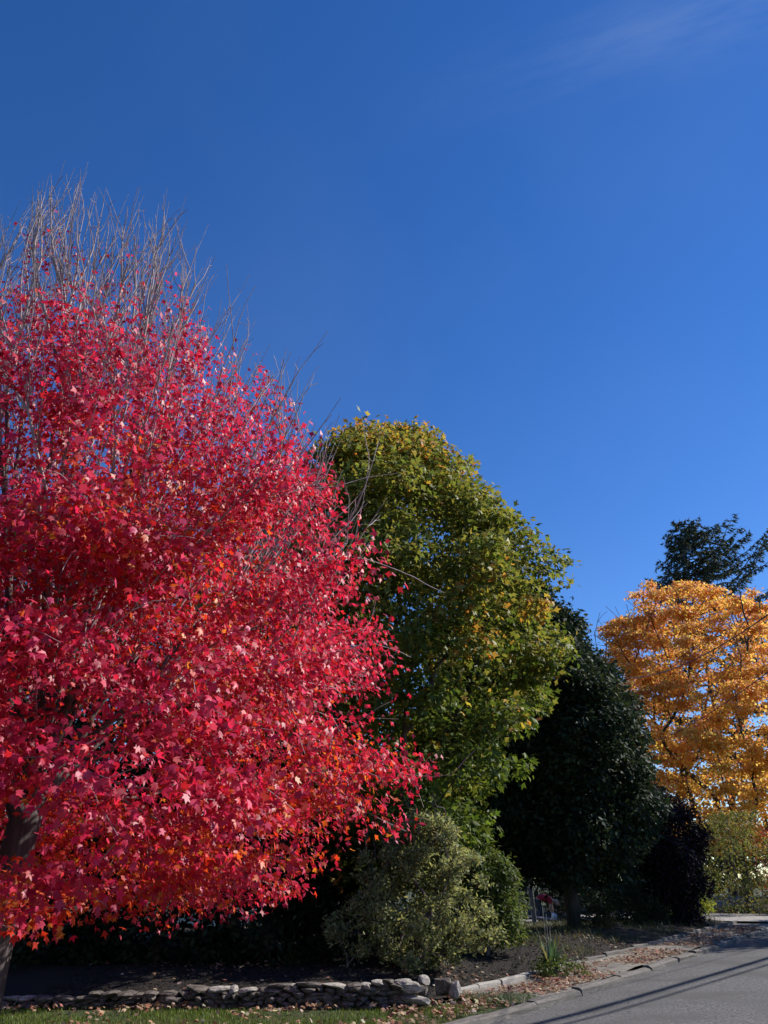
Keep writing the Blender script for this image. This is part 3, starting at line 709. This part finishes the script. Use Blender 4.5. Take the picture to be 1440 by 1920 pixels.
# ------------------------------------------------------------------ spruce behind the golden maple
def spruce():
    base = np.array([24.6, 58.0, 0.]); root = empty("spruce_tree", base)
    tag(root, "dark blue green spruce with open ragged boughs behind the golden maple", "tree")
    H = 28.7
    tv, tf = tube_chains(np.array([base + (0.3 * math.sin(k * .5) * .2, 0, H * k / 12) for k in range(13)]), np.arange(13) - 1, np.linspace(.3, .02, 13))
    vs, fs = [tv], [tf]; off = len(tv)
    cards = []
    for k in range(170):
        z = rng.uniform(8, H - .2) if k < 125 else rng.uniform(H - 7, H - .1); dz = H - z
        az = rng.uniform(0, 6.28)
        skew = 1.08 + .6 * math.cos(az) * min(1, dz / 3.5)
        L = (0.2 + .95 * dz ** .95) * skew * rng.uniform(.75, 1.15); L = min(L, 11)
        el = (rng.uniform(.1, .38) if dz < 5 else rng.uniform(.25, .5)) if dz < 9 else rng.uniform(-.05, .3)
        hd = np.array([math.cos(az), math.sin(az), 0])
        p0 = base + (0, 0, z); n = max(4, int(L / .5))
        tt = np.linspace(0, 1, n + 1)[:, None]
        pts = p0 + hd * L * tt * math.cos(el) + np.array([0, 0, 1.]) * (L * math.sin(el) * tt - .10 * L * np.sin(tt * np.pi)) + rng.normal(size=(n + 1, 3)) * .04
        v, f = tube_chains(pts, np.arange(n + 1) - 1, np.linspace(.012 + .008 * L, .008, n + 1)); vs.append(v); fs.append(f + off); off += len(v)
        side = np.cross(hd, (0, 0, 1.))
        # hanging side sprays carrying needle tufts
        ns = int(L / .22) + 3
        for s in range(ns):
            u = .12 + .88 * (s + rng.uniform()) / ns; q = pts[0] * 0 + np.array([np.interp(u, tt[:, 0], pts[:, a]) for a in range(3)])
            l2 = rng.uniform(.3, .75) * (1.05 - .55 * u) * min(1.0, .4 + L / 4)
            sd = side * rng.choice([-1, 1]) * rng.uniform(.2, 1) + hd * .6 + np.array([0, 0, rng.uniform(-.55, .05)]); sd = sd / np.linalg.norm(sd)
            m = 11; w = rng.uniform(0, 1, m)[:, None]
            pp = q + sd * l2 * w + np.array([0, 0, -.12]) * w ** 2
            ax = nrm(sd + rng.normal(size=(m, 3)) * .55 + (0, 0, -.15))
            cards.append((pp, ax))
    link("trunk", np_mesh("trunk", np.concatenate(vs) - base, [np.concatenate(fs)], M['bark_dark'], smooth=True), root)
    pp = np.concatenate([c[0] for c in cards]); ax = np.concatenate([c[1] for c in cards]); n = len(pp)
    col = palette([(.035, .052, .042), (.055, .075, .055), (.085, .10, .07)], [3, 3, 1], n)
    V = NEEDLE_V * np.array([1.6, 1, 1])
    v, f, c = leaves((V, NEEDLE_F), pp - base, ax, rand_unit(n), rng.uniform(.22, .42, n), col)
    cr = link("crown", np_mesh("crown", v, [f], M['dark_leaf'], c), root); tag(cr, kind='stuff')
spruce()

# roadside tree just out of the picture: its shade lies across the upper road
clump_tree("roadside_tree", (20.2, 27.5, 0), [(3, 2.4), (5, 3.4), (8, 3.8), (11, 3.2), (13, 1.6), (13.8, .3)], 130, 90, .24,
           mix_col([(.12, .12, .03), (.2, .14, .03)], [2, 1]), 'green_leaf', T=(DIA_V, DIA_F), label="roadside tree on the right of the road whose shade crosses the asphalt", R0=.2, seed=70)

def woods():
    n = 260; x = np.linspace(-75, 85, n) + rng.normal(size=n); y = 62 + rng.normal(size=n) * 4; zt = rng.uniform(5, 9.5, n)
    m = 100; own = np.repeat(np.arange(n), m); N = len(own)
    d = rand_unit(N) * rng.uniform(size=(N, 1)) ** .5
    pos = np.stack([x[own] + d[:, 0] * 2.2, y[own] + d[:, 1] * 2.2, zt[own] * .5 * (1 + d[:, 2])], -1)
    nor = nrm(d + (0, -.2, .5) + rng.normal(size=(N, 3)) * .4)
    col = palette([(.03, .045, .015), (.06, .06, .02), (.09, .06, .02), (.04, .05, .02)], [3, 2, 1, 2], N)
    v, f, c = leaves((DIA_V, DIA_F), pos, nrm(rng.normal(size=(N, 3)) + (0, 0, -.4)), nor, rng.uniform(.5, .9, N), col)
    o = link("distant_woods", np_mesh("distant_woods", v, [f], M['dark_leaf'], c)); tag(o, "dim far off woods closing the view behind the trees", kind='stuff')
woods()

# ------------------------------------------------------------------ ground litter, grass, ground cover
def scatter_ground(name, n, region, zf, size, cols, w, T, label, mat='dead_leaf', flat=.25, lift=.01):
    x, y = region(n); z = zf(x, y) + lift + rng.uniform(0, .015, len(x)); m = len(x)
    nor = nrm(np.array([0, 0, 1.]) + rng.normal(size=(m, 3)) * flat)
    ax = rand_unit(m); ax[:, 2] *= .25
    v, f, c = leaves(T, np.stack([x, y, z], -1), ax, nor, rng.uniform(*size, m), palette(cols, w, m, .25))
    o = link(name, np_mesh(name, v, [f], M[mat], c)); tag(o, label, kind='stuff'); return o
def patchy(x, y, s=1.0): return np.sin(x * 2.3 * s + 1.1 * np.sin(y * 1.7 * s)) + np.sin(y * 2.9 * s + 1.3 * np.sin(x * 1.9 * s) + 2)
TAN = [(.27, .14, .09), (.34, .22, .145), (.20, .09, .055), (.42, .33, .24), (.24, .09, .065)]
def walk_region(n):
    s = rng.uniform(-1.3, -.16, n); t = 1.4 + rng.uniform(0, 1, n) ** 1.3 * 17
    x, y = xy(s, t); k = patchy(x, y, 1.1) + rng.normal(size=n) * .5 > -.3
    return x[k], y[k]
scatter_ground("fallen_leaves", 5200, walk_region, lambda x, y: .045 + climb(st(x, y)[1]), (.05, .09), TAN, [3, 3, 2, 2, 1], (STAR_V, STAR_F), "tan fallen leaves strewn over the sidewalk strip")
def bed_region(n):
    x = rng.uniform(-5, 9, n); y = rng.uniform(12.9, 30, n); s, t = st(x, y)
    k = (s < -1.45) & (patchy(x, y, .7) + rng.normal(size=n) * .6 > .35)
    return x[k], y[k]
scatter_ground("bed_leaves", 14000, bed_region, h_bed, (.045, .09), TAN + [(.5, .45, .36)], [3, 3, 2, 2, 1, 1], (STAR_V, STAR_F), "scattered dry leaves on the dark mulch")
def chip_region(n):
    x = rng.uniform(-5, 7, n); y = rng.uniform(12.9, 21, n); s, t = st(x, y); k = s < -1.45; return x[k], y[k]
scatter_ground("mulch_chips", 26000, chip_region, h_bed, (.03, .08), [(.022, .016, .013), (.04, .03, .024), (.08, .06, .048), (.012, .01, .008)], [3, 3, 1, 3], (NEEDLE_V * np.array([2.2, 1, 1]), NEEDLE_F), "dark wood chips covering the garden bed", flat=.6, lift=0)
def lawn_region(n, x0=-8.5, x1=2.4, y0=8.3, y1=12.9):
    x = rng.uniform(x0, x1, n); y = rng.uniform(y0, y1, n); s, t = st(x, y)
    k = (s < -.18) & ((y < 12.55) | ((x > .5) & (s > -1.25) & (t < 2.3))); return x[k], y[k]
def lawn_litter(n):
    x, y = lawn_region(n); s, t = st(x, y)
    k = (patchy(x, y, 1.4) + rng.normal(size=len(x)) * .8 > .9 - 2.2 * sm(-.6, 1.0, x)); return x[k], y[k]
scatter_ground("lawn_leaves", 7500, lawn_litter, lambda x, y: .05 + 0 * x, (.05, .09), TAN, [3, 4, 2, 3, 1], (STAR_V, STAR_F), "dry leaves lying on the lawn", flat=.5)

def grass_field(name, x, y, zf, hgt, cols, w, label, lean=.45):
    n = len(x); z = zf(x, y); h = rng.uniform(*hgt, n)
    d = rng.normal(size=(n, 3)); d[:, 2] = 0; d = nrm(d); wd = np.cross(d, (0, 0, 1.)) * rng.uniform(.003, .006, n)[:, None]
    p = np.stack([x, y, z], -1); b = rng.uniform(.1, lean, n)[:, None] * h[:, None]
    mid = p + np.array([0, 0, 1.]) * h[:, None] * .6 + d * b * .35; tip = p + np.array([0, 0, 1.]) * h[:, None] + d * b
    v = np.stack([p - wd, p + wd, mid + wd * .8, mid - wd * .8, tip], 1).reshape(-1, 3)
    k = np.arange(n)[:, None] * 5
    q = k + np.array([[0, 1, 2, 3]]); tr_ = k + np.array([[3, 2, 4]])
    c = np.repeat(palette(cols, w, n, .2), 5, axis=0)
    o = link(name, np_mesh(name, v, [q, tr_], M['grass'], c)); tag(o, label, kind='stuff'); return o
gx_, gy_ = lawn_region(52000, y0=9.6)
kk = (patchy(gx_, gy_, 1.0) + rng.normal(size=len(gx_)) * .7 > -1.1 + 2.0 * sm(.4, 1.6, gx_))
GR = [(.10, .15, .025), (.13, .18, .03), (.08, .12, .02), (.20, .19, .06)]
grass_field("grass", gx_[kk], gy_[kk], lambda x, y: 0 * x - .005, (.025, .06), GR, [3, 3, 2, 1], "short green lawn grass in front of the stone wall")
def cover_region(n):
    x = rng.uniform(2.5, 15, n); y = rng.uniform(17, 37, n); s, t = st(x, y)
    k = (s < -1.6) & (patchy(x, y, .8) + rng.normal(size=n) * .5 > -.1 - 1.2 * sm(24, 31, y)) & ~((t > 19.8) & (t < 24.7) & (s > -7)); return x[k], y[k]
cx_, cy_ = cover_region(42000)
grass_field("ground_cover", cx_, cy_, h_bed, (.06, .17), [(.07, .08, .03), (.12, .12, .05), (.17, .15, .08), (.05, .06, .025)], [3, 3, 2, 3], "straggly low ground cover on the far part of the bed", lean=1.1)
hx, hy = lawn_region(8000, x0=.7, x1=2.6, y0=12.0, y1=13.6)
pk = np.abs(st(hx, hy)[1] - 2.0 + .3 * hx * 0) < .6
hx, hy = hx[pk], hy[pk]
grass_field("clover_patch", hx, hy, lambda x, y: 0 * x, (.05, .12), [(.05, .085, .03), (.08, .12, .04)], [1, 1], "dark green weedy tuft at the sidewalk end", lean=1.2)

# strap-leaved plant
def strap_plant():
    bx, by = 3.0, 15.9; base = np.array([bx, by, float(h_bed(np.array([bx]), np.array([by]))[0]) - .02])
    root = empty("iris_clump", base); tag(root, "clump of upright blue green strap leaves in the mulch by the edging", "plant")
    for k in range(34):
        a = rng.uniform(0, 6.28); r0 = rng.uniform(0, .13); h = rng.uniform(.42, .72) ; w = rng.uniform(.018, .03)
        d = np.array([math.cos(a), math.sin(a), 0]); lean = rng.uniform(.03, .22) if k < 26 else rng.uniform(.3, .5)
        s = np.array([-d[1], d[0], 0]); p0 = d * r0; rows = []
        for t_ in np.linspace(0, 1, 6):
            p = p0 + np.array([0, 0, h * (t_ - (.25 * t_ ** 3 if k >= 26 else 0))]) + d * lean * t_ ** 2.2; ww = w * (1 - t_ ** 3)
            rows += [p - s * ww, p + d * .004, p + s * ww]
        q = np.array([(i * 3 + j, i * 3 + j + 1, i * 3 + j + 4, i * 3 + j + 3) for i in range(5) for j in range(2)])
        c = np.tile(palette([(.06, .11, .07), (.08, .13, .09), (.05, .09, .05), (.20, .18, .09)], [3, 2, 2, 1], 1), (18, 1))
        link("strap_leaf", np_mesh("strap_leaf", np.array(rows), [q], M['green_leaf'], c, smooth=True), root)
    for k in range(3):
        pts = np.array([(.02 * k - .05 + .03 * i * (k - 1) * .3, .02, .24 * i) for i in range(5)]) * (1, 1, 1.15 - .12 * k)
        v, f = tube_chains(pts, np.arange(5) - 1, np.full(5, .006)); link("stem", np_mesh("stem", v, [f], M['wood']), root)
strap_plant()
clump_tree("low_plant", (3.05, 15.75, .12), [(.0, .5), (.1, .5), (.2, .4), (.26, .1)], 26, 26, .07, mix_col([(.06, .09, .025), (.10, .13, .035)], [1, 1]), 'green_leaf',
           "low round leaved plant around the foot of the strap leaf clump", "plant", T=(OVAL_V, OVAL_F), crad=(.08, .14), R0=.02, rt=.004, seed=81, inner=.1, trunk_h=.2, lo=.2)

# ------------------------------------------------------------------ boxes for built things
def box_mesh(name, sx, sy, sz, mat, bev=.006):
    bm = bmesh.new(); bmesh.ops.create_cube(bm, size=1)
    for v in bm.verts: v.co = Vector((v.co.x * sx, v.co.y * sy, v.co.z * sz))
    bmesh.ops.bevel(bm, geom=bm.edges[:], offset=min(bev, min(sx, sy, sz) * .3), segments=1, affect='EDGES')
    me = bpy.data.meshes.new(name); bm.to_mesh(me); bm.free(); me.materials.append(mat); return me
def box(name, c, d, mat, parent=None, rot=(0, 0, 0), bev=.006):
    o = link(name, box_mesh(name, *d, mat, bev), parent); o.location = c; o.rotation_euler = rot; return o

# white house, glimpsed between the shrubs
hs = empty("white_house", (-3.6, 30.0, .1)); tag(hs, "white clapboard house glimpsed through the shrubs behind the olive bush", "house")
box("wall", (0, 2.5, 1.6), (7.6, 5.0, 3.2), M['white'], hs)
for k in range(20):
    box("siding_board", (0, -.012, .12 + k * .155), (7.62, .03, .15), M['white'], hs, rot=(.06, 0, 0), bev=.004)
for x in (-2.3, 1.0):
    w_ = box("window", (x, -.05, 1.75), (1.0, .08, 1.3), M['white'], hs); box("pane", (0, -.045, .31), (.82, .02, .52), M['glass'], w_); box("pane", (0, -.045, -.29), (.82, .02, .52), M['glass'], w_)
d_ = box("door", (2.7, -.05, 1.05), (.95, .07, 2.05), M['trousers'], hs); box("handle", (.36, -.06, 0), (.05, .06, .05), M['metal'], d_)
bm = bmesh.new()
vs = [bm.verts.new(p) for p in [(-4.1, -.4, 3.2), (4.1, -.4, 3.2), (4.1, 2.5, 4.6), (-4.1, 2.5, 4.6), (4.1, 5.4, 3.2), (-4.1, 5.4, 3.2)]]
for f_ in ((0, 1, 2, 3), (3, 2, 4, 5), (1, 4, 2), (0, 3, 5), (0, 5, 4, 1)): bm.faces.new([vs[i] for i in f_])
me = bpy.data.meshes.new("roof"); bm.to_mesh(me); bm.free(); me.materials.append(M['roof']); link("roof", me, hs)

# low grey board fence on the right, beyond the driveway
fe = empty("board_fence", (15.4, 41.0, 0)); tag(fe, "low grey board fence beyond the driveway at the right", "fence")
for k in range(9):
    box("fence_post", (-3.2 + k * .85, 0, .5), (.1, .1, 1.0), M['concrete'], fe)
for k in range(8):
    for j in range(4): box("board", (-3.2 + k * .85 + .425, -.02, .2 + j * .21), (.74, .03, .2), M['concrete'], fe, rot=(0, rng.uniform(-.01, .01), 0))
sp = empty("stone_steps", (11.6, 35.5, .15)); tag(sp, "pale stone steps half hidden below the purple tree", "steps")
for k in range(3): box("step", (0, .32 * k, .08 + .15 * k), (1.1, .36, .15), M['edging'], sp, bev=.02)

# wooden post, planks, bag, wire frame round the person
def hb(x, y): return float(h_bed(np.array([x]), np.array([y]))[0])
po = empty("wooden_post", (5.35, 31.0, hb(5.35, 31))); tag(po, "leaning grey weathered wooden post left of the bending person", "post")
box("shaft", (-.02, 0, .58), (.16, .06, 1.25), M['wood'], po, rot=(0, -.06, 0), bev=.01); box("cap", (-.055, 0, 1.225), (.12, .05, .05), M['wood'], po, rot=(0, .5, 0))
for k, (x, y, z, rz, ry, L, lab) in enumerate([(4.6, 32.0, .08, .15, .05, 2.2, "long grey board lying lowest in the pile left of the post"), (4.2, 32.4, .2, -.2, -.12, 1.6, "grey board tilted across the pile left of the post"),
                                                (5.9, 33.0, .12, .3, .1, 1.5, "grey board lying between the post and the person")]):
    o = box("plank", (x, y, hb(x, y) + z + .05), (L, .2, .04), M['wood'], None, rot=(.3, ry, rz)); tag(o, lab, "plank", "loose boards on the ground")
bag = link("white_bag", rock_mesh("white_bag", 77, M['white'], box=.25), None, (6.56, 33.6, hb(6.56, 33.6) + .17)); bag.scale = (.26, .24, .38); bag.rotation_euler = (0, .2, .4)
tag(bag, "small white bag beside the bending person's hands", "bag")
wf = empty("wire_frame", (7.55, 33.8, hb(7.5, 33.8))); tag(wf, "flat grey wire plant frame lying on the ground right of the person", "plant frame")
for k in range(5):
    v, f = tube_chains(np.array([(-.6 + .1 * k, -.2 + .12 * k, .25 - .04 * k), (.1, -.05 + .1 * k, .12), (.75, .1 * k, .03)]), np.arange(3) - 1, np.full(3, .012)); link("wire_bar", np_mesh("wire_bar", v, [f], M['metal']), wf)
v, f = tube_chains(np.array([(-.55, -.2, .3), (-.3, .3, .2)]), np.arange(2) - 1, np.full(2, .014)); link("cross_bar", np_mesh("cross_bar", v, [f], M['metal']), wf)

# ------------------------------------------------------------------ the person bending over
def skin_mesh(name, verts, edges, rads, mat, sub=2):
    me = bpy.data.meshes.new(name + "_cage"); me.from_pydata(verts, edges, []); o = bpy.data.objects.new(name + "_cage", me); COL.objects.link(o)
    md = o.modifiers.new("skin", 'SKIN'); md.use_smooth_shade = True
    for i, r in enumerate(rads):
        sv = me.skin_vertices[0].data[i]; sv.radius = r if isinstance(r, tuple) else (r, r); sv.use_root = (i == 0)
    o.modifiers.new("sub", 'SUBSURF').levels = sub; o.modifiers["sub"].render_levels = sub
    dg = bpy.context.evaluated_depsgraph_get(); dg.update()
    m2 = bpy.data.meshes.new_from_object(o.evaluated_get(dg)); m2.name = name
    bpy.data.objects.remove(o, do_unlink=True); m2.materials.clear(); m2.materials.append(mat)
    return m2
def person():
    x, y = 6.15, 34.0; root = empty("person", (x, y, hb(x, y)), R(-8))
    tag(root, "person in a maroon shirt and blue grey trousers bending low with arms down", "person")
    V, E, Rr = [], [], []
    def add(p, r, par=None):
        V.append(p); Rr.append(r)
        if par is not None: E.append((par, len(V) - 1))
        return len(V) - 1
    pel = add((-.12, 0, .72), (.15, .12)); sp1 = add((.06, 0, .82), (.14, .12), pel); sp2 = add((.26, 0, .83), (.16, .12), sp1); sp3 = add((.42, 0, .78), (.13, .1), sp2)
    nk = add((.52, 0, .72), .055, sp3); hd = add((.60, 0, .68), .09, nk); hd2 = add((.67, 0, .60), .085, hd); add((.735, 0, .60), .02, hd2)
    for s in (-1, 1):
        hip = add((-.12, .09 * s, .68), .09, pel); kn = add((.02 if s < 0 else -.02, .12 * s, .40), .06, hip); an = add((-.10, .12 * s, .07), .042, kn)
        ft = add((.02, .13 * s, .035), .035, an); add((.10, .14 * s, .03), .028, ft)
        sh = add((.41, .17 * s, .74), .06, sp3); el = add((.36 if s < 0 else .46, .21 * s, .48), .042, sh); wr = add((.42 if s < 0 else .50, .17 * s, .26), .028, el)
        pm = add((.44 if s < 0 else .52, .16 * s, .19), .03, wr)
        for j in range(4):
            k1 = add((V[pm][0] + .01 * j, V[pm][1] + .022 * (j - 1.5), V[pm][2] - .06), .010, pm); add((V[k1][0] + .02, V[k1][1], V[k1][2] - (.035 if j in (1, 2) else .025)), .008, k1)
        th = add((V[pm][0] + .045, V[pm][1] - .03 * s, V[pm][2] - .02), .011, pm); add((V[th][0] + .02, V[th][1], V[th][2] - .03), .009, th)
    b = link("body", skin_mesh("body", V, E, Rr, M['skin']), root)
    # clothing follows the body
    sv = [(-.13, 0, .77), (.06, 0, .83), (.26, 0, .84), (.42, 0, .785), (.41, .17, .75), (.385, .19, .60), (.41, -.17, .75), (.375, -.19, .60)]
    link("shirt", skin_mesh("shirt", sv, [(0, 1), (1, 2), (2, 3), (3, 4), (4, 5), (3, 6), (6, 7)], [(.17, .14), (.165, .14), (.18, .14), (.15, .12), .08, .065, .08, .065], M['shirt']), root)
    tv = [(-.14, 0, .70), (-.13, .09, .66), (-.03, .12, .40), (-.10, .12, .09), (-.13, -.09, .66), (.01, -.12, .40), (-.10, -.12, .09)]
    link("trousers", skin_mesh("trousers", tv, [(0, 1), (1, 2), (2, 3), (0, 4), (4, 5), (5, 6)], [(.165, .14), .11, .08, .065, .11, .08, .065], M['trousers']), root)
    hv = [(.565, 0, .735), (.63, 0, .715), (.70, 0, .655)]
    link("hair", skin_mesh("hair", hv, [(0, 1), (1, 2)], [.07, .085, .06], M['hair']), root)
    for s in (-1, 1):
        link("shoe", skin_mesh("shoe", [(-.12, .12 * s, .05), (0, .13 * s, .04), (.12, .14 * s, .035)], [(0, 1), (1, 2)], [.05, .048, .038], M['shoe']), root)
person()

# ------------------------------------------------------------------ utility poles and wires
def wire(name, p0, p1, sag, r, label, group, n=28):
    p0, p1 = np.array(p0, float), np.array(p1, float); t_ = np.linspace(0, 1, n)[:, None]
    pts = p0 + (p1 - p0) * t_ - np.array([0, 0, 4 * sag]) * t_ * (1 - t_)
    v, f = tube_chains(pts - p0, np.arange(n) - 1, np.full(n, r), sides=lambda q: 6)
    o = link(name, np_mesh(name, v, [f], M['wire'], smooth=True), loc=p0); tag(o, label, "wire", group); return o
wire("service_wire", (8.25, 10.7, 7.0), (11.9, 38.0, 10.7), .8, .016, "thin black service wire slanting across the golden maple", None)
wire("service_wire", (8.25, 10.7, 6.3), (12.2, 38.0, 7.4), .5, .013, "lower faint service wire crossing the golden maple", None)

def utility_pole(s, t_, label):
    X, Y = xy(s, t_); root = empty("utility_pole", (X, Y, -.05), ang); tag(root, label, "utility pole", "utility poles along the right of the road")
    v, f = tube_chains(np.array([(0, 0, 0), (0, 0, 4), (0, 0, 8), (0, 0, 10.6)]), np.arange(4) - 1, np.array([.17, .15, .125, .11])); link("shaft", np_mesh("shaft", v, [f], M['pole'], smooth=True), root)
    box("crossarm", (0.14, 0, 10.1), (.1, 2.2, .12), M['pole'], root)
    for k in (-1, 0, 1): box("insulator", (.14, k * .95, 10.22), (.07, .07, .12), M['glass'], root)
    return X, Y
pa = utility_pole(6.2, 3.5, "utility pole on the right of the road nearest the viewer"); pb = utility_pole(8.6, 30, "utility pole farther up the right of the road")
for k, (o_, h_, r_, sg) in enumerate([(-.95, 10.2, .012, .55), (0, 10.2, .012, .5), (.95, 10.2, .012, .6), (0, 8.7, .06, .4), (.1, 8.0, .03, .45)]):
    wire("utility_wire", (pa[0] - KN[0] * o_, pa[1] - KN[1] * o_, h_), (pb[0] - KN[0] * o_, pb[1] - KN[1] * o_, h_), sg, r_,
         ["thin overhead line on the road side end of the pole crossarms", "thin overhead line on the middle of the pole crossarms", "thin overhead line on the far end of the pole crossarms", "thick black cable strung below the crossarms, shading the asphalt", "lowest medium black cable under the thick one"][k], "overhead lines along the road")
print("tris", sum(len(o.data.polygons) for o in SC.objects if o.type == 'MESH'), "objs", len(SC.objects))
